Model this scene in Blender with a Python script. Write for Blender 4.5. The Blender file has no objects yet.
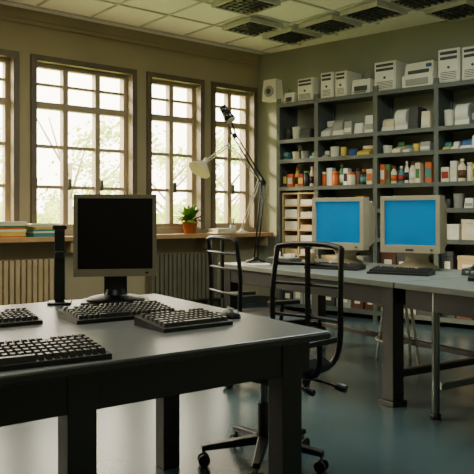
import bpy, bmesh, math, random
from mathutils import Matrix, Vector
random.seed(7)
R = math.radians

# ---------------------------------------------------------------- materials
def lin(c):
    out = []
    for v in c:
        v /= 255.0
        out.append(v/12.92 if v <= 0.04045 else ((v+0.055)/1.055)**2.4)
    return out
MC = {}
def mat(name, rgb, rough=0.5, metal=0.0, var=0.12, scale=6.0, bump=0.0, coat=0.0, emit=0.0, spec=0.5):
    if name in MC: return MC[name]
    m = bpy.data.materials.new(name); m.use_nodes = True
    nt = m.node_tree; p = nt.nodes['Principled BSDF']
    c = lin(rgb)
    tc = nt.nodes.new('ShaderNodeTexCoord')
    nz = nt.nodes.new('ShaderNodeTexNoise'); nz.inputs['Scale'].default_value = scale
    nz.inputs['Detail'].default_value = 5
    nt.links.new(tc.outputs['Object'], nz.inputs['Vector'])
    cr = nt.nodes.new('ShaderNodeValToRGB')
    cr.color_ramp.elements[0].position = 0.3; cr.color_ramp.elements[1].position = 0.7
    cr.color_ramp.elements[0].color = [x*(1-var) for x in c]+[1]
    cr.color_ramp.elements[1].color = [min(1, x*(1+var)) for x in c]+[1]
    nt.links.new(nz.outputs['Fac'], cr.inputs['Fac'])
    nt.links.new(cr.outputs['Color'], p.inputs['Base Color'])
    p.inputs['Roughness'].default_value = rough
    p.inputs['Metallic'].default_value = metal
    p.inputs['Specular IOR Level'].default_value = spec
    if coat: 
        p.inputs['Coat Weight'].default_value = coat
        p.inputs['Coat Roughness'].default_value = 0.15
    if emit:
        nt.links.new(cr.outputs['Color'], p.inputs['Emission Color'])
        p.inputs['Emission Strength'].default_value = emit
    if bump:
        b = nt.nodes.new('ShaderNodeBump'); b.inputs['Strength'].default_value = bump
        b.inputs['Distance'].default_value = 0.01
        nt.links.new(nz.outputs['Fac'], b.inputs['Height'])
        nt.links.new(b.outputs['Normal'], p.inputs['Normal'])
    MC[name] = m
    return m

wallL = mat('plaster_warm', (162,148,116), 0.85, var=0.08, scale=1.5, bump=0.1)
wallB = mat('plaster_olive', (150,154,132), 0.85, var=0.08, scale=1.5, bump=0.1)
ceilM = mat('ceiling_white', (240,240,228), 0.8, var=0.04, scale=30)
tbar = mat('ceiling_grid', (195,196,184), 0.5)
louvD = mat('louvre_dark', (100,106,100), 0.4, metal=0.1)
winF = mat('window_frame', (165,147,120), 0.5, var=0.06)
winC = mat('window_casing', (100,86,68), 0.5)
sillM = mat('sill_wood', (178,136,90), 0.35, scale=4, var=0.2)
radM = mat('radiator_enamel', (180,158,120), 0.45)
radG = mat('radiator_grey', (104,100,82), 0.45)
deskT = mat('desk_laminate', (80,83,83), 0.36, var=0.1, scale=12, bump=0.02, spec=0.75)
deskE = mat('desk_edge', (28,28,28), 0.4)
deskF = mat('desk_frame', (22,23,23), 0.45)
table2T = mat('table_laminate', (108,113,108), 0.3, var=0.1, scale=10)
tubeM = mat('tube_steel', (110,116,114), 0.3, metal=0.8)
blackP = mat('black_plastic', (14,14,15), 0.4)
keyM = mat('key_black', (26,26,28), 0.35)
blackMt = mat('black_metal', (14,14,15), 0.3, metal=0.2)
beige = mat('monitor_beige', (162,152,128), 0.45, var=0.04)
dkbez = mat('bezel_grey', (136,126,104), 0.45, var=0.04)
scrOff = mat('screen_off', (17,12,11), 0.3, var=0.05, spec=0.3)
scrOn = mat('screen_blue', (0,98,142), 0.35, var=0.2, scale=1.6, emit=0.75, spec=0.3)
white = mat('white_plastic', (224,221,204), 0.5, var=0.05)
grey = mat('grey_plastic', (152,152,142), 0.5, var=0.05)
dkgrey = mat('dark_grey_plastic', (60,62,60), 0.5)
shelfM = mat('shelf_metal', (94,100,93), 0.45, metal=0.2)
woodB = mat('light_wood', (198,170,122), 0.5, scale=5, var=0.15)
terra = mat('terracotta', (190,110,60), 0.7)
leafM = mat('plant_leaf', (110,160,45), 0.5)
soil = mat('soil', (45,32,22), 0.9)
orange = mat('c_orange', (205,95,30), 0.5); red = mat('c_red', (150,45,35), 0.5)
green = mat('c_green', (60,115,65), 0.5); yellow = mat('c_yellow', (215,180,70), 0.5)
blue = mat('c_blue', (50,90,140), 0.5); brown = mat('c_brown', (90,55,35), 0.5)
teal = mat('c_teal', (60,130,130), 0.5); cream = mat('c_cream', (222,208,170), 0.6)
paper = mat('paper', (225,216,190), 0.8)

def floor_mat():
    m = mat('floor_vinyl', (56,73,76), 0.26, var=0.2, scale=2.5, bump=0.03)
    return m
floorM = floor_mat()

# ---------------------------------------------------------------- mesh builder
class B:
    def __init__(s):
        s.bm = bmesh.new(); s.mats = []
    def mi(s, m):
        if m not in s.mats: s.mats.append(m)
        return s.mats.index(m)
    def add(s, vs, fs, m, M=None, smooth=False):
        i = s.mi(m)
        V = [s.bm.verts.new((M @ Vector(v)) if M else Vector(v)) for v in vs]
        for f in fs:
            try:
                F = s.bm.faces.new([V[k] for k in f]); F.material_index = i; F.smooth = smooth
            except ValueError: pass
    def box(s, x0,x1,y0,y1,z0,z1, m, M=None, tx=0, ty=0):
        # tx,ty : inset of top face
        vs = [(x0,y0,z0),(x1,y0,z0),(x1,y1,z0),(x0,y1,z0),
              (x0+tx,y0+ty,z1),(x1-tx,y0+ty,z1),(x1-tx,y1-ty,z1),(x0+tx,y1-ty,z1)]
        fs = [(3,2,1,0),(4,5,6,7),(0,1,5,4),(1,2,6,5),(2,3,7,6),(3,0,4,7)]
        s.add(vs, fs, m, M)
    def hexa(s, bot, top, m, M=None):
        vs = list(bot)+list(top)
        fs = [(3,2,1,0),(4,5,6,7),(0,1,5,4),(1,2,6,5),(2,3,7,6),(3,0,4,7)]
        s.add(vs, fs, m, M)
    def cyl(s, p0, p1, r0, m, r1=None, n=14, M=None):
        if r1 is None: r1 = r0
        p0 = Vector(p0); p1 = Vector(p1); d = (p1-p0).normalized()
        a = d.orthogonal().normalized(); b = d.cross(a)
        vs = []
        for p, r in ((p0,r0),(p1,r1)):
            for k in range(n):
                t = 2*math.pi*k/n
                vs.append(p + a*math.cos(t)*r + b*math.sin(t)*r)
        i = s.mi(m)
        V = [s.bm.verts.new((M @ v) if M else v) for v in vs]
        for k in range(n):
            F = s.bm.faces.new((V[k],V[(k+1)%n],V[n+(k+1)%n],V[n+k])); F.material_index = i; F.smooth = True
        F = s.bm.faces.new(V[:n][::-1]); F.material_index = i
        F = s.bm.faces.new(V[n:]); F.material_index = i
    def lathe(s, prof, m, c=(0,0,0), n=16, M=None):
        vs = []; fs = []
        for (r, z) in prof:
            for k in range(n):
                t = 2*math.pi*k/n
                vs.append((c[0]+r*math.cos(t), c[1]+r*math.sin(t), c[2]+z))
        for j in range(len(prof)-1):
            for k in range(n):
                fs.append((j*n+k, j*n+(k+1)%n, (j+1)*n+(k+1)%n, (j+1)*n+k))
        fs.append(tuple(range(n))[::-1]); fs.append(tuple((len(prof)-1)*n+k for k in range(n)))
        s.add(vs, fs, m, M, True)
    def tube(s, pts, r, m, n=10, M=None, sm=0):
        P = [Vector(p) for p in pts]
        for _ in range(sm):   # chaikin
            Q = [P[0]]
            for a, b in zip(P, P[1:]):
                Q += [a.lerp(b, .25), a.lerp(b, .75)]
            Q.append(P[-1]); P = Q
        i = s.mi(m); rings = []
        prev = None
        for k, p in enumerate(P):
            d = (P[min(k+1,len(P)-1)]-P[max(k-1,0)]).normalized()
            if prev is None: a = d.orthogonal().normalized()
            else:
                a = prev - d*prev.dot(d)
                a = a.normalized() if a.length > 1e-5 else d.orthogonal().normalized()
            prev = a; b = d.cross(a)
            ring = []
            for q in range(n):
                t = 2*math.pi*q/n
                v = p + (a*math.cos(t)+b*math.sin(t))*r
                ring.append(s.bm.verts.new((M @ v) if M else v))
            rings.append(ring)
        for A, C_ in zip(rings, rings[1:]):
            for q in range(n):
                F = s.bm.faces.new((A[q],A[(q+1)%n],C_[(q+1)%n],C_[q])); F.material_index = i; F.smooth = True
        F = s.bm.faces.new(rings[0][::-1]); F.material_index = i
        F = s.bm.faces.new(rings[-1]); F.material_index = i
    def done(s, name, loc=(0,0,0), rz=0, bevel=0, parent=None):
        bmesh.ops.recalc_face_normals(s.bm, faces=s.bm.faces[:])
        me = bpy.data.meshes.new(name); s.bm.to_mesh(me); s.bm.free()
        for m in s.mats: me.materials.append(m)
        o = bpy.data.objects.new(name, me); bpy.context.collection.objects.link(o)
        o.location = loc; o.rotation_euler = (0,0,rz)
        if bevel:
            b = o.modifiers.new('bevel','BEVEL'); b.width = bevel; b.segments = 2
            b.limit_method = 'ANGLE'; b.angle_limit = R(50)
        if parent: o.parent = parent
        return o

# ---------------------------------------------------------------- room frames
C = Vector((0.28, 9.2, 0))
aL = R(39.48)     # window wall frame, local x<0 toward camera, local y outward
aB = R(-39.91)    # shelf wall frame, local x>0 toward camera, local y outward
H = 3.25
def LW(x, y, z=0):
    return (C.x + x*math.cos(aL) - y*math.sin(aL), C.y + x*math.sin(aL) + y*math.cos(aL), z)
def BW(x, y, z=0):
    return (C.x + x*math.cos(aB) - y*math.sin(aB), C.y + x*math.sin(aB) + y*math.cos(aB), z)

P1 = LW(-7.5, 0); P2 = (-1.2, -3.0, 0); P4 = BW(6.0, 0); P0 = (C.x, C.y, 0)
poly = [P0, P1, P2, P4]
def slab(name, z0, z1, m):
    b = B(); cx = sum(p[0] for p in poly)/4; cy = sum(p[1] for p in poly)/4
    Q = [(cx+(p[0]-cx)*1.05, cy+(p[1]-cy)*1.05) for p in poly]
    b.hexa([(q[0],q[1],z0) for q in Q], [(q[0],q[1],z1) for q in Q], m)
    return b.done(name)
slab('floor', -0.1, 0, floorM)
slab('ceiling', H, H+0.1, ceilM)

wins = [(-0.735,-0.09),(-1.673,-0.952),(-3.072,-1.914),(-4.42,-3.30),(-5.75,-4.65),(-7.1,-6.0)]  # last two windows are out of view, added to let in more light
WZ0, WZ1, TH = 1.0, 2.76, 0.28
b = B()
b.box(-7.6,0.3,0,TH,0,WZ0,wallL); b.box(-7.6,0.3,0,TH,WZ1,H,wallL)
edges = sorted(wins); x = -7.6
for (w0,w1) in edges:
    b.box(x,w0,0,TH,WZ0,WZ1,wallL); x = w1
b.box(x,0.3,0,TH,WZ0,WZ1,wallL)
b.done('wall_left', C, aL)
b = B(); b.box(0,6.2,0,0.2,0,H,wallB); b.done('wall_back', C, aB)
def wallseg(name, a, c, m):
    a = Vector(a); c = Vector(c); d = c-a; ang = math.atan2(d.y,d.x)
    b = B(); b.box(0,d.length,-0.2,0,0,H,m); b.done(name, a, ang)
wallseg('wall_rear', P1, P2, wallL)
wallseg('wall_right', P2, P4, wallB)
# trims
b = B(); b.box(-7.5,0,-0.05,0,H-0.10,H,wallL); b.box(-7.5,0,-0.03,0,H-0.14,H-0.10,wallL); b.done('trim_1', C, aL)
b = B(); b.box(0,6,-0.02,0,0,0.1,dkgrey); b.done('baseboard_back', C, aB)
b = B(); b.box(-7.5,0,-0.02,0,0,0.1,dkgrey); b.done('baseboard_left', C, aL)

gm = bpy.data.materials.new('window_glass'); gm.use_nodes = True
nt = gm.node_tree; nt.nodes.clear()
o_ = nt.nodes.new('ShaderNodeOutputMaterial'); mx = nt.nodes.new('ShaderNodeMixShader')
tr = nt.nodes.new('ShaderNodeBsdfTransparent'); gl = nt.nodes.new('ShaderNodeBsdfGlossy'); gl.inputs['Roughness'].default_value = 0.05
mx.inputs[0].default_value = 0.05
nt.links.new(tr.outputs[0], mx.inputs[1]); nt.links.new(gl.outputs[0], mx.inputs[2]); nt.links.new(mx.outputs[0], o_.inputs[0])

for i,(w0,w1) in enumerate(wins):
    b = B(); cols = 3 if (w1-w0) > 1 else 2
    # casing on the room side
    c = 0.05
    b.box(w0-c,w0+0.01,-0.03,0.04,WZ0-0.02,WZ1+c,winC); b.box(w1-0.01,w1+c,-0.03,0.04,WZ0-0.02,WZ1+c,winC)
    b.box(w0+0.01,w1-0.01,-0.03,0.04,WZ1-0.01,WZ1+c,winC)
    # frame
    f = 0.05; y0,y1 = 0.10,0.17
    b.box(w0,w0+f,y0,y1,WZ0,WZ1,winF); b.box(w1-f,w1,y0,y1,WZ0,WZ1,winF)
    b.box(w0+f,w1-f,y0,y1,WZ0,WZ0+f,winF); b.box(w0+f,w1-f,y0,y1,WZ1-f,WZ1,winF)
    xs = [w0+(w1-w0)*k/cols for k in range(cols+1)]
    zt = WZ0+(WZ1-WZ0)*0.745
    b.box(w0+f,w1-f,y0-0.015,y1,zt-0.035,zt+0.035,winF)
    for k in range(1,cols):
        b.box(xs[k]-0.03,xs[k]+0.03,y0-0.01,y1,WZ0+f,WZ1-f,winF)
    for fr in (0.255,0.50):
        z = WZ0+(WZ1-WZ0)*fr
        b.box(w0+f,w1-f,y0+0.01,y1-0.01,z-0.018,z+0.018,winF)
    z = (zt+WZ1)/2
    b.box(w0+f,w1-f,y0+0.01,y1-0.01,z-0.013,z+0.013,winF)
    # handles
    for k in range(cols):
        b.box(xs[k]+0.035,xs[k]+0.05,y0-0.05,y0,1.42,1.54,tubeM)
    b.box(w0+f,w1-f,0.133,0.137,WZ0+f,WZ1-f,gm)
    b.done('window_%d'%(i+1), C, aL)
    L = bpy.data.lights.new('window_portal','AREA'); L.shape='RECTANGLE'; L.size=w1-w0; L.size_y=WZ1-WZ0
    L.cycles.is_portal = True
    lo = bpy.data.objects.new('window_portal', L); bpy.context.collection.objects.link(lo)
    lo.location = LW((w0+w1)/2, TH+0.01, (WZ0+WZ1)/2)
    lo.rotation_euler = (Matrix.Rotation(aL,3,'Z') @ Matrix.Rotation(R(-90),3,'X')).to_euler()

# sill
b = B(); b.box(-7.4,-0.0,-0.30,0.0,0.88,0.93,sillM)
for k in range(9): b.box(-7.3+k*0.9,-7.27+k*0.9,-0.27,0,0.76,0.88,wallL)
b.done('windowsill_shelf', C, aL, 0.006)

def radiator(name, x0, x1, m):
    b = B(); n = int((x1-x0)/0.06)
    for k in range(n):
        x = x0+k*0.06
        b.box(x,x+0.045,-0.16,-0.05,0.14,0.70,m,ty=0.0)
    b.box(x0,x1-0.015,-0.13,-0.08,0.16,0.20,m); b.box(x0,x1-0.015,-0.13,-0.08,0.63,0.67,m)
    b.cyl((x1-0.02,-0.105,0.18),(x1+0.06,-0.105,0.18),0.015,m); b.cyl((x1+0.06,-0.105,0.19),(x1+0.06,-0.105,0.0),0.015,m)
    for xx in (x0+0.1,x1-0.15): b.box(xx,xx+0.04,-0.14,-0.07,0,0.15,m)
    b.done(name, C, aL, 0.008)
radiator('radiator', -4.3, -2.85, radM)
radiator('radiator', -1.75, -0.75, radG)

# ceiling grid + louvre troffers
b = B()
for k in range(-1,9):
    x = -0.15-0.6*k
    if x < 0: b.box(x-0.012,x+0.012,-5.0,-0.25,H-0.012,H,tbar)
for j in range(0,9):
    y = -0.2-0.6*j
    b.box(-5.5,min(0.0,0.0),y-0.012,y+0.012,H-0.0125,H-0.0005,tbar)
b.done('trim_2', C, aL)
for (i,j) in [(0,0),(0,1),(0,2),(0,3),(1,0),(2,1),(-1,3)]:
    x = -0.45-0.6*i; y = -1.1-0.6*j
    b = B(); s = 0.24
    for (x0,x1,y0,y1) in [(-s,s,-s,-s+0.02),(-s,s,s-0.02,s),(-s,-s+0.02,-s+0.02,s-0.02),(s-0.02,s,-s+0.02,s-0.02)]:
        b.box(x0,x1,y0,y1,-0.05,0,tbar)
    b.box(-s+0.02,s-0.02,-s+0.02,s-0.02,-0.008,0,louvD)
    for k in range(1,6):
        t = -s+0.02+(2*s-0.04)*k/6
        b.box(t-0.004,t+0.004,-s+0.02,s-0.02,-0.045,-0.008,tubeM)
        b.box(-s+0.02,s-0.02,t-0.004,t+0.004,-0.043,-0.008,tubeM)
    b.done('ceiling_light', LW(x,y,H-0.013), aL)

# ---------------------------------------------------------------- shelving
ups = [0.619,1.168,1.936,2.638,3.40,4.20]
boards = [0.10,0.52,0.90,1.22,1.49,1.82,2.06,2.50]
b = B(); t = 0.025
for u in ups:
    for y in (-0.40,-0.05):
        b.box(u-0.025,u+0.025,y,y+0.03,0,2.56,shelfM)
    b.box(u-0.006,u+0.006,-0.37,-0.05,0.02,2.5,shelfM)
for z in boards:
    for n_,(a_,c_) in enumerate(zip(ups,ups[1:])):
        if n_ == 0 and z in (0.90,1.22): continue
        b.box(a_+0.006,c_-0.006,-0.39,-0.03,z-t,z,shelfM)
        b.box(a_+0.02,c_-0.02,-0.40,-0.385,z-0.045,z,shelfM)
b.done('storage_shelving', C, aB)

def device(w,d,h,style):
    b = B()
    if style == 0:   # laser printer
        b.box(-w/2,w/2,-d/2,d/2,0,h*0.45,white)
        b.box(-w/2+.01,w/2-.01,-d/2+.03,d/2,h*0.45,h*0.9,white,tx=.01,ty=.02)
        b.box(-w/2+.05,w/2-.05,-d/2-.015,-d/2,h*0.08,h*0.3,grey)
        b.box(-w/2+.06,w/2-.06,-d/2+.02,-d/2+.045,h*0.5,h*0.62,dkgrey)
        b.box(w/2-.09,w/2-.03,-d/2+.02,-d/2+.04,h*0.68,h*0.8,blue)
        b.box(-w/2+.06,w/2-.06,-d*.1,d*.35,h*0.9,h,grey,tx=.01,ty=.04)
    elif style == 1: # computer tower
        b.box(-w/2,w/2,-d/2,d/2,0.01,h,white)
        b.box(-w/2+.01,w/2-.01,-d/2-.012,-d/2,0.02,h-.01,white)
        for k in range(2): b.box(-w/2+.025,w/2-.025,-d/2-.018,-d/2-.012,h*(.83-.15*k),h*(.92-.15*k),dkgrey)
        b.cyl((0,-d/2-.02,h*.45),(0,-d/2-.01,h*.45),.014,dkgrey)
        for k in range(5): b.box(-w/2+.03,w/2-.03,-d/2-.016,-d/2-.011,h*(.1+.05*k),h*(.12+.05*k),dkgrey)
        for sx in (-1,1): b.box(sx*w*.35-.012,sx*w*.35+.012,-d*.4,d*.4,0,.01,dkgrey)
    else: # inkjet with upright tray
        b.box(-w/2,w/2,-d/2,d/2,0,h*.55,white,tx=.01,ty=.02)
        b.hexa([(-w/2+.05,d*.1,h*.5),(w/2-.05,d*.1,h*.5),(w/2-.05,d*.16,h*.5),(-w/2+.05,d*.16,h*.5)],
               [(-w/2+.05,d*.36,h),(w/2-.05,d*.36,h),(w/2-.05,d*.40,h),(-w/2+.05,d*.40,h)], grey)
        b.box(-w/2+.04,w/2-.04,-d/2-.004,-d/2+.02,h*.12,h*.3,dkgrey)
        b.box(-w/2+.05,w/2-.05,-d/2-.05,-d/2+.02,h*.06,h*.1,grey)
        b.box(w/2-.07,w/2-.03,-d/2+.02,-d/2+.05,h*.52,h*.58,green)
    return b
tops = [(0.75,.16,.24,2,'inkjet_printer'),(1.0,.23,.27,1,'computer_tower'),(1.29,.17,.30,1,'computer_tower'),
 (1.49,.16,.29,1,'computer_tower'),(1.73,.24,.31,2,'inkjet_printer'),(2.04,.26,.32,1,'computer_tower'),
 (2.417,.36,.30,0,'laser_printer'),(2.76,.23,.35,1,'computer_tower'),(3.02,.23,.34,1,'computer_tower'),
 (3.34,.3,.28,0,'laser_printer'),(3.76,.34,.3,0,'laser_printer')]
for (x,w,h,st,nm) in tops:
    b = device(w,.30,h,st); b.done(nm, BW(x,-0.21,2.50), aB+R(random.uniform(-4,4)), .006)

def bottle(b,x,y,r,h,m,cap,lab):
    b.lathe([(r*.95,0),(r,.004),(r,h*.65),(r*.45,h*.8),(r*.4,h*.84)],m,(x,y,0),12)
    b.lathe([(r*.5,h*.84),(r*.5,h)],cap,(x,y,0),12)
    b.lathe([(r*1.03,h*.15),(r*1.03,h*.5)],lab,(x,y,0),12)
def jar(b,x,y,r,h,m,cap):
    b.lathe([(r*.9,0),(r,.006),(r,h*.8),(r*.85,h*.82)],m,(x,y,0),12)
    b.lathe([(r*.95,h*.82),(r*.95,h)],cap,(x,y,0),12)
cols_ = [orange,white,cream,white,red,green,brown,blackP,white,yellow,teal,cream,orange,white,cream]
def row_bottles(name,x0,x1,z,hmin,hmax,pal):
    b = B(); x = .04; W = x1-x0
    while x < W-.06:
        r = random.uniform(.024,.042); r = min(r,(W-.03-x)/2); h = random.uniform(hmin,hmax); yy = random.uniform(-.09,-.05)
        m = random.choice(pal); c = random.choice(pal); l = random.choice(pal)
        q = random.random()
        if q < .4: bottle(b,x+r,yy,r,h,m,c,l)
        elif q < .75: jar(b,x+r,yy,r*1.1,h*.8,m,c)
        else:
            b.box(x,x+2*r,yy-.04,yy+.05,0,h*.85,m); b.box(x+.006,x+2*r-.006,yy-.043,yy-.04,h*.2,h*.6,l)
        x += 2*r+random.uniform(.004,.014)
        if random.random()<.1: x += .05
    b.done(name, BW(x0,-0.24,z), aB)
def row_gear(name,x0,x1,z,hmax,pal):
    b = B(); x = .04; W = x1-x0
    while x < W-.1:
        w = random.uniform(.07,.16); w = min(w,W-.03-x); h = random.uniform(.55,1)*hmax; m = random.choice(pal)
        q = random.random()
        if q < .35:
            b.box(x,x+w,-.14,.1,0,h,m,tx=.006,ty=.01); b.box(x+.01,x+w-.01,-.143,-.13,h*.2,h*.5,random.choice(pal+[dkgrey]))
        elif q < .6:
            w = min(w,.12); b.lathe([(w*.38,0),(w*.45,h*.9),(w*.47,h*.92),(w*.40,h*.92),(w*.34,.02)],m,(x+w/2,-.08,0),16)
        elif q < .8: # tape dispenser
            b.box(x,x+w,-.12,.03,0,h*.35,m,tx=.004,ty=.01)
            b.cyl((x+.01,-.04,h*.55),(x+w-.01,-.04,h*.55),h*.44,random.choice(pal),n=18)
        else: # telephone-like
            b.hexa([(x,-.14,0),(x+w,-.14,0),(x+w,.08,0),(x,.08,0)],[(x,-.14,h*.3),(x+w,-.14,h*.3),(x+w,.08,h*.8),(x,.08,h*.8)],m)
            b.box(x+.01,x+w-.01,-.02,.06,h*.66,h*.98,random.choice(pal+[dkgrey]))
        x += w+random.uniform(.01,.03)
    b.done(name, BW(x0,-0.22,z), aB, .003)
def row_boxes(name,x0,x1,z,hmax,pal):
    b = B(); x = .04; W = x1-x0
    while x < W-.14:
        w = random.uniform(.1,.24); w = min(w,W-.03-x); h = random.uniform(.55,1)*hmax; m = random.choice(pal)
        b.box(x,x+w,-.13,.13,0,h*.85,m); b.box(x-.003,x+w+.003,-.135,.135,h*.8,h,m)
        b.box(x+w*.25,x+w*.75,-.134,-.129,h*.25,h*.6,paper)
        x += w+random.uniform(.01,.05)
    b.done(name, BW(x0,-0.22,z), aB, .003)
gearpal = [white,white,cream,grey,white,white,dkgrey]
for k,(a_,c_) in enumerate(zip(ups,ups[1:])):
    row_gear('office_equipment',a_,c_,2.06,.20 if k<2 else .24,gearpal)
    row_gear('small_supplies',a_,c_,1.82,.13,[white,cream,teal,green,yellow,grey,orange,white,blue])
    row_bottles('paint_bottles',a_,c_,1.49,.17,.26,cols_)
    if k > 0:
        row_gear('stationery_items',a_,c_,1.22,.16,[white,cream,yellow,grey,white,orange,dkgrey])
        row_boxes('storage_boxes',a_,c_,0.90,.22,[cream,brown,grey,woodB,white])
    row_boxes('archive_boxes',a_,c_,0.10,.3,[dkgrey,brown,grey])
    if k > 0: row_boxes('cardboard_boxes',a_,c_,0.52,.26,[dkgrey,brown,grey,woodB])
# pigeonhole cabinet standing on the lower board of bay one
b = B()
W_,Hc,D_ = .48,.90,.30
b.box(-W_/2,-W_/2+.018,-D_/2,D_/2,0,Hc,woodB); b.box(W_/2-.018,W_/2,-D_/2,D_/2,0,Hc,woodB)
b.box(-W_/2,W_/2,D_/2-.01,D_/2,0,Hc,woodB)
for k in range(7): b.box(-W_/2+.018,W_/2-.018,-D_/2,D_/2-.01,k*(Hc-.018)/6,k*(Hc-.018)/6+.018,woodB)
b.box(-.009,.009,-D_/2,D_/2-.01,.018,Hc-.018,woodB)
for k in range(6):
    for sx in (-1,1):
        z = k*(Hc-.018)/6+.018
        b.box(sx*.115-.09,sx*.115+.09,-D_/2+.01,D_/2-.03,z,z+random.uniform(.05,.11),random.choice([paper,cream,white,woodB,woodB]))
b.done('pigeonhole_cabinet', BW(.8935,-.215,.52), aB)

# wall speaker
b = B()
b.box(-.11,.11,-.16,.0,-.13,.13,white,tx=.015,ty=.015)
b.cyl((0,-.17,-.02),(0,-.15,-.02),.07,grey,n=20); b.cyl((0,-.175,-.02),(0,-.165,-.02),.035,dkgrey,n=20)
b.box(-.02,.02,0,.19,-.02,.02,grey); b.box(-.05,.05,.175,.19,-.06,.06,grey)
b.done('wall_speaker', BW(.44,-.19,2.70), aB+R(0), .01)

# ---------------------------------------------------------------- front desk
F_ = Vector((-.41,3.52)); Rr = Vector((.315,2.374)); bd = Vector((-.8,-.6)); ad = (Rr-F_).normalized()
Ld = 1.6
def q4(a,c,d,e,z): return [(p[0],p[1],z) for p in (a,c,d,e)]
def inset(u,v): # u from right edge along b, v along a from the far edge
    return F_+ad*v+bd*u
A = (Rr-F_).length
b = B()
def dquad(u0,u1,v0,v1): return [inset(u0,v1),inset(u0,v0),inset(u1,v0),inset(u1,v1)]
b.hexa(q4(*dquad(0,Ld,0,A),.722), q4(*dquad(0,Ld,0,A),.75), deskT)
b.hexa(q4(*dquad(-.003,Ld,-.003,A+.003),.724), q4(*dquad(-.003,Ld,-.003,A+.003),.744), deskE)
for (u0,u1,v0,v1) in [(.05,Ld-.05,A-.08,A-.05),(.05,Ld-.05,.05,.08),(.05,.08,.08,A-.08),(.85,.88,.08,A-.08)]:
    b.hexa(q4(*dquad(u0,u1,v0,v1),.61), q4(*dquad(u0,u1,v0,v1),.722), deskF)
for (u,v) in [(.09,A-.13),(.05,.27),(.84,A-.13),(.84,.05),(Ld-.12,A-.13),(Ld-.12,.05)]:
    s=.085
    b.hexa(q4(*dquad(u,u+s,v,v+s),0), q4(*dquad(u,u+s,v,v+s),.722), deskF)
b.done('office_desk', bevel=.003)

# ---------------------------------------------------------------- keyboards
def keyboard(loc, rz, L=.42, D=.17):
    b = B()
    b.hexa([(-L/2,-D/2,0),(L/2,-D/2,0),(L/2,D/2,0),(-L/2,D/2,0)],
           [(-L/2,-D/2,.014),(L/2,-D/2,.014),(L/2,D/2,.034),(-L/2,D/2,.034)], blackP)
    n = int(L/.0205)-1; rows = 6; px = (L-.02)/n; py = (D-.03)/rows
    for r_ in range(rows):
        y = -D/2+.012+r_*py + (.006 if r_==5 else 0)
        z = .014+.020*((y+D/2)/D)
        k = 0
        while k < n:
            w = 1
            if r_ == 0 and k == 4: w = min(6,n-k)
            elif r_ in (1,2) and k in (0,): w = 2
            if k+w > n: w = n-k
            if not (r_==5 and k in (1,6,int(n*.72))):
                x = -L/2+.01+k*px
                b.box(x+.0010,x+w*px-.0010,y+.001,y+py-.0015,z-.003,z+.014,keyM,tx=.0035,ty=.0035)
            k += w
    b.tube([(0,D/2,.015),(.01,D/2+.05,.006),(-.03,D/2+.1,.005)],.003,blackP,8,sm=1)
    return b.done('keyboard', loc, rz, .001)
kr = R(34)
keyboard((-.455,2.71,.75), kr, .42,.20)
keyboard((-.19,2.50,.75), R(38), .29,.20)
keyboard((-.575,1.89,.75), R(32), .42,.21)
keyboard((-.90,2.50,.75), R(34), .36,.18)

def mouse(loc,rz,m=blackP):
    b = B()
    prof = [(-.055,.012,.012),(-.045,.026,.024),(-.02,.031,.034),(.01,.031,.036),(.035,.027,.028),(.055,.014,.012)]
    n=10; vs=[]; fs=[]
    for (y,w,h) in prof:
        for k in range(n+1):
            t=math.pi*k/n; vs.append((math.cos(t)*w,y,math.sin(t)**.7*h))
    for j in range(len(prof)-1):
        for k in range(n): fs.append((j*(n+1)+k,j*(n+1)+k+1,(j+1)*(n+1)+k+1,(j+1)*(n+1)+k))
        fs.append((j*(n+1),(j+1)*(n+1),(j+1)*(n+1)+n,j*(n+1)+n))
    fs.append(tuple(range(n+1))); fs.append(tuple((len(prof)-1)*(n+1)+k for k in range(n+1)))
    b.add(vs,fs,m,None,True)
    b.box(-.004,.004,.015,.035,.028,.037,dkgrey)
    b.tube([(0,.05,.012),(.01,.08,.004),(-.01,.10,.004),(-.02,.12,.004)],.0025,m,8,sm=2)
    b.done('computer_mouse',loc,rz)
mouse((-.025,2.70,.75),R(20))

# ---------------------------------------------------------------- LCD monitor (front)
b = B(); w,h,d = .36,.36,.045
z0 = .11
b.box(-w/2,w/2,0,d,z0,z0+h,dkbez)
for (x0,x1,za,zb) in [(-w/2,w/2,z0+h-.018,z0+h),(-w/2,w/2,z0,z0+.032),(-w/2,-w/2+.018,z0+.032,z0+h-.018),(w/2-.018,w/2,z0+.032,z0+h-.018)]:
    b.box(x0,x1,-.012,0,za,zb,dkbez)
b.box(-w/2+.018,w/2-.018,-.003,-.0005,z0+.032,z0+h-.018,scrOff)
b.box(-w/2+.04,w/2-.04,d,d+.03,z0+.04,z0+h-.05,blackP,M=None)
b.box(w/2-.05,w/2-.035,-.014,-.012,z0+.012,z0+.02,blackP)
b.box(-.05,.05,.035,.075,.02,z0+.18,blackP)
b.lathe([(.13,0),(.13,.008),(.11,.016),(.05,.026),(.045,.05)],blackP,(0,.05,0),28)
b.done('lcd_monitor', (-.535,3.08,.765), R(8), .004)
b = B(); b.box(-.15,.15,-.10,.10,0,.015,blackP,tx=.004,ty=.004); b.done('monitor_riser',(-.542,3.13,.75),R(8),.003)

b = B()
b.box(-.05,.05,-.05,.05,0,.012,blackP); b.box(-.022,.022,-.01,.01,.012,.33,blackP)
b.box(-.03,.03,-.014,.014,.33,.35,blackP); b.box(-.02,.02,-.03,-.01,.20,.235,blackP)
b.done('document_stand', (-.785,3.10,.75), R(10), .003)

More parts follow.
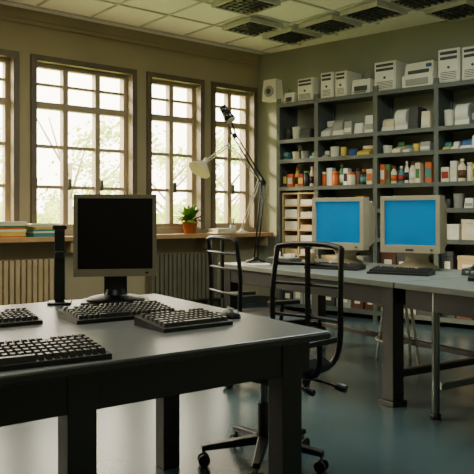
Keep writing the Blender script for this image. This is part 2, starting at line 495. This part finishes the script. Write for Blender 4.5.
# ---------------------------------------------------------------- back tables
T0 = Vector((-.158,5.81)); ta = R(-57.38)  # local x along the front edge toward camera, local y to the back
def TW(x,y,z=.75):
    return (T0.x+x*math.cos(ta)-y*math.sin(ta), T0.y+x*math.sin(ta)+y*math.cos(ta), z)
def table(name, x0, x1, D, legs, legr, round_, top):
    b = B(); O = x0
    b.box(x0,x1,0,D,.715,.75,top); 
    b.box(x0+.05,x1-.05,.04,.07,.60,.715,deskF); b.box(x0+.05,x1-.05,D-.07,D-.04,.60,.715,deskF)
    b.box(x0+.05,x0+.08,.07,D-.07,.60,.715,deskF); b.box(x1-.08,x1-.05,.07,D-.07,.60,.715,deskF)
    for (x,y) in legs:
        if round_:
            b.cyl((x,y,0.02),(x,y,.715),legr,tubeM,n=16); b.cyl((x,y,0),(x,y,.03),legr*1.4,blackP,n=16)
        else:
            b.box(x-legr,x+legr,y-legr,y+legr,.03,.715,deskF); b.box(x-legr-.015,x+legr+.015,y-legr-.015,y+legr+.015,0,.03,deskF)
    xs = sorted(set(l[0] for l in legs))
    for x in (xs[0],xs[-1]): b.box(x-.02,x+.02,.1,D-.1,.16,.20,deskF if not round_ else tubeM)
    b.box(xs[0],xs[-1],D-.12,D-.08,.16,.20,deskF if not round_ else tubeM)
    b.done(name,(T0.x,T0.y,0),ta,.003)
table('computer_table',0,2.0,1.1,[(.09,.08),(.09,1.0),(1.92,.08),(1.92,1.0)],.045,False,table2T)
table('computer_table',2.01,3.9,1.1,[(2.27,.06),(2.27,1.0),(3.6,.06),(3.6,1.0)],.022,True,table2T)

def crt(loc,rz):
    b = B(); w,h = .44,.41; z0=.125
    b.box(-w/2,w/2,0,.09,z0,z0+h,beige)
    for (x0,x1,za,zb) in [(-w/2,w/2,z0+h-.032,z0+h),(-w/2,w/2,z0,z0+.055),(-w/2,-w/2+.03,z0+.055,z0+h-.032),(w/2-.03,w/2,z0+.055,z0+h-.032)]:
        b.box(x0,x1,-.025,0,za,zb,beige)
    # slightly bulged glass
    n=8; vs=[];fs=[]; X=w/2-.03; Za=z0+.055; Zb=z0+h-.032
    for i in range(n+1):
        for j in range(n+1):
            u=i/n*2-1; v=j/n*2-1
            vs.append((u*X,-.004-.012*(1-u*u)*max(0,1-v*v)**.5, Za+(Zb-Za)*(v+1)/2))
    for i in range(n):
        for j in range(n): fs.append((i*(n+1)+j,(i+1)*(n+1)+j,(i+1)*(n+1)+j+1,i*(n+1)+j+1))
    b.add(vs,fs,scrOn,None,True)
    f=[(-w/2+.012,.09,z0+.01),(w/2-.012,.09,z0+.01),(w/2-.012,.09,z0+h-.01),(-w/2+.012,.09,z0+h-.01)]
    k=[(-.15,.38,z0+.05),(.15,.38,z0+.05),(.15,.38,z0+h-.07),(-.15,.38,z0+h-.07)]
    b.hexa(f,k,beige)
    b.box(w/2-.07,w/2-.05,-.03,-.025,z0+.018,z0+.03,dkgrey); b.box(-.03,.03,-.028,-.025,z0+.015,z0+.03,dkgrey)
    b.lathe([(.16,0),(.16,.015),(.13,.03),(.09,.05),(.08,.09),(.11,.128)],beige,(0,.14,0),28)
    b.done('crt_monitor',loc,rz,.008)
crt((.80,5.52,.75),R(-33)); crt((1.25,5.04,.75),R(-33))
keyboard((.72,5.16,.75),R(-32),.42,.17); keyboard((1.10,4.70,.75),R(-32),.42,.17)
mouse((1.00,4.98,.75),R(-30))

# clutter on the table
b = B()
b.box(-.12,.12,-.08,.08,0,.05,dkgrey); b.box(-.10,.10,-.07,.07,.05,.058,grey)
b.cyl((-.06,0,.058),(-.06,0,.10),.02,white); b.box(.02,.09,-.03,.03,.058,.085,white)
b.done('power_supply_box',(.38,5.66,.75),R(-40),.003)
b = B()
for k in range(3):
    b.box(-.11+k*.004,.11+k*.003,-.15,.15,k*.012,k*.012+.011,[paper,white,cream][k])
b.done('paper_stack',(1.75,4.45,.75),R(-50))
b = B()
b.tube([(0,0,.006),(.1,.05,.006),(.13,-.1,.006),(.02,-.14,.006),(-.06,-.05,.006),(-.02,.03,.006),(.05,.04,.006)],.006,white,8,sm=3)
b.done('network_cable',(.14,5.60,.75))
# desk telephone
b = B()
b.hexa([(-.09,-.11,0),(.09,-.11,0),(.09,.11,0),(-.09,.11,0)],[(-.09,-.11,.025),(.09,-.11,.025),(.09,.11,.07),(-.09,.11,.07)],blackP)
b.tube([(-.06,-.09,.075),(-.06,-.06,.09),(-.06,.06,.115),(-.06,.09,.10)],.018,dkgrey,10,sm=2)
for i in range(3):
    for j in range(4): b.box(-.005+i*.028,.013+i*.028,-.07+j*.03,-.052+j*.03,.03,.055+j*.006,grey)
b.done('desk_telephone', TW(2.25,.55), R(-40), .003)
b = B()
b.box(-.13,.13,-.10,.10,0,.045,dkgrey,tx=.004,ty=.004)
for k in range(6): b.box(-.10+k*.034,-.08+k*.034,-.103,-.098,.015,.03,grey)
b.box(-.02,.03,-.08,.08,.0455,.06,grey)
b.done('network_switch', TW(2.0-.02,.86), R(-34), .003)
b = B(); b.lathe([(.032,0),(.038,.085),(.040,.09),(.036,.09),(.030,.01)],cream,(0,0,0),20)
b.tube([(.036,0,.07),(.062,0,.065),(.062,0,.03),(.034,0,.022)],.005,cream,8,sm=2)
b.done('coffee_mug', TW(.45,.62), R(-20))
b = B(); b.tube([(0,0,.006),(.2,.06,.006),(.35,-.05,.006),(.5,.05,.006),(.62,.0,.006)],.005,blackP,8,sm=3)
b.done('power_cord', TW(.50,.40), ta)

# ---------------------------------------------------------------- office chair
def office_chair(cx,cy,rz):
    ch = B()
    # local: +y = backrest side, -y = front
    for k in range(5):
        t = 2*math.pi*k/5+.3; dx,dy = math.cos(t),math.sin(t)
        ch.hexa([(dx*.03-dy*.025,dy*.03+dx*.025,.09),(dx*.03+dy*.025,dy*.03-dx*.025,.09),(dx*.29+dy*.016,dy*.29-dx*.016,.07),(dx*.29-dy*.016,dy*.29+dx*.016,.07)],
                [(dx*.03-dy*.025,dy*.03+dx*.025,.13),(dx*.03+dy*.025,dy*.03-dx*.025,.13),(dx*.29+dy*.016,dy*.29-dx*.016,.095),(dx*.29-dy*.016,dy*.29+dx*.016,.095)],blackP)
        for s_ in (-1,1):
            c0 = Vector((dx*.28,dy*.28,.028)); off = Vector((-dy,dx,0))*.012*s_
            ch.cyl(c0+off, c0+off*2.2, .028, blackP, n=16)
        ch.cyl((dx*.28,dy*.28,.03),(dx*.28,dy*.28,.08),.008,tubeM)
    ch.cyl((0,0,.08),(0,0,.28),.03,blackP); ch.cyl((0,0,.26),(0,0,.42),.018,tubeM)
    ch.box(-.11,.11,-.12,.14,.40,.425,blackMt)
    # seat cushion
    ch.box(-.22,.22,-.21,.21,.425,.455,blackP,tx=-.012,ty=-.012); ch.box(-.232,.232,-.222,.222,.455,.49,blackP,tx=.03,ty=.03)
    # back frame
    for sx in (-1,1):
        ch.tube([(sx*.12,.1,.41),(sx*.17,.26,.41),(sx*.21,.31,.50),(sx*.215,.30,.75),(sx*.20,.33,.99)],.014,blackMt,12,sm=2)
    ch.tube([(-.20,.33,.985),(-.1,.355,1.0),(.1,.355,1.0),(.20,.33,.985)],.014,blackMt,12,sm=2)
    for z,y in ((.90,.325),(.80,.31),(.64,.31)):
        ch.tube([(-.21,y,z),(0,y+.03,z),(.21,y,z)],.009,blackMt,10,sm=2)
    ch.box(-.012,.012,.315,.335,.60,.99,blackMt)
    # arm rests
    for sx in (-1,1):
        ch.tube([(sx*.2,.05,.42),(sx*.28,.05,.43),(sx*.29,.04,.58)],.013,blackMt,12,sm=2)
        ch.box(sx*.29-.025,sx*.29+.025,-.08,.14,.575,.60,blackP)
    # levers + knobs
    ch.tube([(.1,.06,.41),(.25,.1,.40),(.33,.12,.385)],.007,blackMt,8,sm=1); ch.cyl((.32,.118,.388),(.37,.13,.378),.018,blackP)
    ch.tube([(.1,.0,.405),(.26,.0,.375)],.007,blackMt,8); ch.cyl((.25,.0,.378),(.29,.0,.37),.016,blackP)
    ch.done('office_chair',(cx,cy,0),rz,.004)
office_chair(.125,3.24,R(-44))
office_chair(.19,4.75,R(118))

# second chair / stool behind table
b = B()
b.lathe([(.16,.44),(.175,.45),(.175,.475),(.165,.485)],woodB,(0,0,0),28)
for k in range(4):
    t=math.pi/4+k*math.pi/2
    b.cyl((math.cos(t)*.19,math.sin(t)*.19,0),(math.cos(t)*.12,math.sin(t)*.12,.44),.012,white)
b.tube([(math.cos(2*math.pi*k/24)*.165,math.sin(2*math.pi*k/24)*.165,.18) for k in range(25)],.008,white,8)
b.done('stool',(1.25,5.45,0),0)

# ---------------------------------------------------------------- lamps
def lamp(name, base, pts, head, dirv, m, hr, hl):
    b = B()
    bx,by,bz = base
    b.lathe([(.09,0),(.09,.012),(.03,.025),(.015,.05)],m,base,24)
    P = [Vector((bx,by,bz+.04))]+[Vector(p) for p in pts]+[Vector(head)]
    for p,q in zip(P,P[1:]):
        d = (q-p).normalized(); o = d.cross(Vector((0,1,0))).normalized()*.014
        b.cyl(p+o,q+o,.006,m,n=8); b.cyl(p-o,q-o,.006,m,n=8)
    for p in P[1:-1]:
        b.cyl(p-Vector((0,.02,0)),p+Vector((0,.02,0)),.022,m)
    d = Vector(dirv).normalized(); h0 = Vector(head)
    b.cyl(h0-d*.06,h0,.03,m,n=20); b.cyl(h0,h0+d*hl,.035,m,r1=hr,n=28)
    b.cyl(h0+d*(hl+.0005),h0+d*(hl+.004),hr*.92,cream,n=28)
    b.done(name)
lamp('desk_lamp',(.06,8.86,.93),[(.28,8.62,1.60),(-.10,8.3,1.98)],(-.38,8.15,1.76),(-.35,-.35,-.55),white,.14,.12)
lamp('desk_lamp',(.16,5.90,.75),[(.22,5.86,1.42),(-.02,5.75,1.80)],(-.09,5.7,1.98),(.3,-.2,-.5),blackMt,.045,.08)

# ---------------------------------------------------------------- sill items
b = B(); pr = [(.066,0),(.085,.12),(.095,.12),(.095,.145),(.082,.145),(.078,.12)]
b.lathe(pr,terra,(0,0,0),24); b.lathe([(.078,.11),(.07,.128)],soil,(0,0,0),20)
for k in range(110):
    t = random.uniform(0,2*math.pi); e = random.uniform(.0,1.4); ln = random.uniform(.10,.26); wd = random.uniform(.024,.042)
    d = Vector((math.cos(t)*math.cos(e),math.sin(t)*math.cos(e),math.sin(e))); s_ = Vector((-math.sin(t),math.cos(t),0))
    p = Vector((0,0,.145)); m1 = p+d*ln*.6+Vector((0,0,.01)); e1 = p+d*ln-Vector((0,0,.03))
    b.add([p,m1-s_*wd,e1,m1+s_*wd,m1+Vector((0,0,-.006))],[(0,1,4),(1,2,4),(2,3,4),(3,0,4)],leafM)
b.done('potted_plant', LW(-1.22,-.16,.93))
def stack(name, x, n, w, d, pal):
    b = B(); z=0
    for k in range(n):
        h = random.uniform(.012,.028); a_=random.uniform(-.02,.02)
        b.box(-w/2+a_,w/2+a_,-d/2,d/2,z,z+h-.002,random.choice(pal),M=Matrix.Rotation(random.uniform(-.08,.08),4,'Z')); z += h
    b.done(name, LW(x,-.155,.93), aL)
stack('book_stack',-3.45,8,.34,.20,[yellow,cream,orange,green,paper])
stack('book_stack',-3.05,7,.30,.20,[cream,paper,yellow,teal])
stack('book_stack',-3.85,5,.3,.20,[cream,green,paper])
stack('paper_tray',-.75,3,.24,.2,[white,paper])
b = B(); b.lathe([(.035,0),(.04,.10),(.036,.10),(.03,.01)],white,(0,0,0),18); 
for k in range(5):
    b.cyl((random.uniform(-.01,.01),random.uniform(-.01,.01),.02),(random.uniform(-.04,.04),random.uniform(-.03,.03),.18),.004,random.choice([yellow,blackP,blue,red]),n=6)
b.done('pencil_cup', LW(-.55,-.15,.93))

# ---------------------------------------------------------------- outside trees
folM = mat('foliage',(180,196,105),0.8,var=.3,scale=1.2,bump=.3)
barkM = mat('bark',(150,135,110),0.9)
def tree(x,y,hh,rad,sd):
    rnd = random.Random(sd); b = B()
    b.cyl((0,0,-3),(0,0,hh*.7),.16,barkM,r1=.06,n=10)
    for k in range(7):
        t=rnd.uniform(0,6.28); b.cyl((0,0,hh*.1+k*.3),(math.cos(t)*rad*.8,math.sin(t)*rad*.8,hh*.35+k*.45),.04,barkM,r1=.015,n=6)
    for k in range(26):
        t=rnd.uniform(0,6.28); rr=rad*rnd.random()**.5; z=rnd.uniform(-1.5,hh)
        c = Vector((math.cos(t)*rr,math.sin(t)*rr,z)); cr_=rnd.uniform(.35,.7)
        for q in range(150):   # individual leaf quads clustered on twigs
            o = Vector((rnd.gauss(0,1),rnd.gauss(0,1),rnd.gauss(0,.8)))*cr_*.5
            n_ = Vector((rnd.uniform(-1,1),rnd.uniform(-1,1),rnd.uniform(-1,1))).normalized()
            a_ = n_.orthogonal().normalized(); c_ = n_.cross(a_); s_ = rnd.uniform(.05,.10)
            p = c+o
            b.add([p-a_*s_,p+c_*s_*.5,p+a_*s_,p-c_*s_*.5],[(0,1,2,3)],folM)
    b.done('tree', LW(x,y,0))
for i,(x,y,h_,r_) in enumerate([(-5.5,9,4.0,1.8),(-2.0,11,3.4,2.0),(2.2,10,3.6,1.9),(6,11,3.2,2.0),(10,13,4,2.2),(-9,9,4,2),(14,15,4.5,2.4)]):
    tree(x,y,h_,r_,i)
b = B()   # clipped hedge far back
for k in range(60):
    x = -22+k*.9
    h_ = random.uniform(1.1,1.9); 
    b.box(x,x+.95,17+random.uniform(-.3,.3),18.5,-3,h_,folM,tx=.2,ty=.3)
b.done('hedge',C,aL)
b = B(); b.box(-30,30,.6,40,-3.1,-3.0,mat('lawn',(150,170,100),.9)); b.done('ground_outside',C,aL)

# ---------------------------------------------------------------- world + lights
w_ = bpy.data.worlds.new('World'); bpy.context.scene.world = w_; w_.use_nodes = True
bg = w_.node_tree.nodes['Background']; bg.inputs[0].default_value = (1.0,.90,.68,1); bg.inputs[1].default_value = 14.0
S = bpy.data.lights.new('sun','SUN'); S.energy = 9.0; S.angle = R(6); S.color=(1,.83,.55)
so = bpy.data.objects.new('sun',S); bpy.context.collection.objects.link(so)
dv = Vector((math.cos(R(10)),-math.sin(R(10)),-.45))  # travel direction
so.rotation_euler = dv.to_track_quat('-Z','Y').to_euler()
def area(name,loc,size,e,col):
    L=bpy.data.lights.new(name,'AREA'); L.size=size; L.energy=e; L.color=col
    o=bpy.data.objects.new(name,L); bpy.context.collection.objects.link(o); o.location=loc
area('fill_light',(1.2,4.6,3.2),1.2,95,(.88,1,.94))  # added fill above the frame, brightens the interior; no fixture modelled
area('fill_light',(-1.6,4.2,3.2),1.2,65,(1,.88,.68))  # added warm fill to lift the window wall; no fixture there
area('fill_light',(-.5,0.2,3.2),1.2,30,(.95,1,.92))  # weak added fill above the camera, unseen

cam = bpy.data.cameras.new('camera'); co = bpy.data.objects.new('camera',cam); bpy.context.collection.objects.link(co)
co.location=(0,0,1.14); co.rotation_euler=(R(90),0,0)
cam.sensor_width=36; cam.lens=36*700/474; cam.shift_y=-21/474; cam.clip_start=.05
bpy.context.scene.camera=co
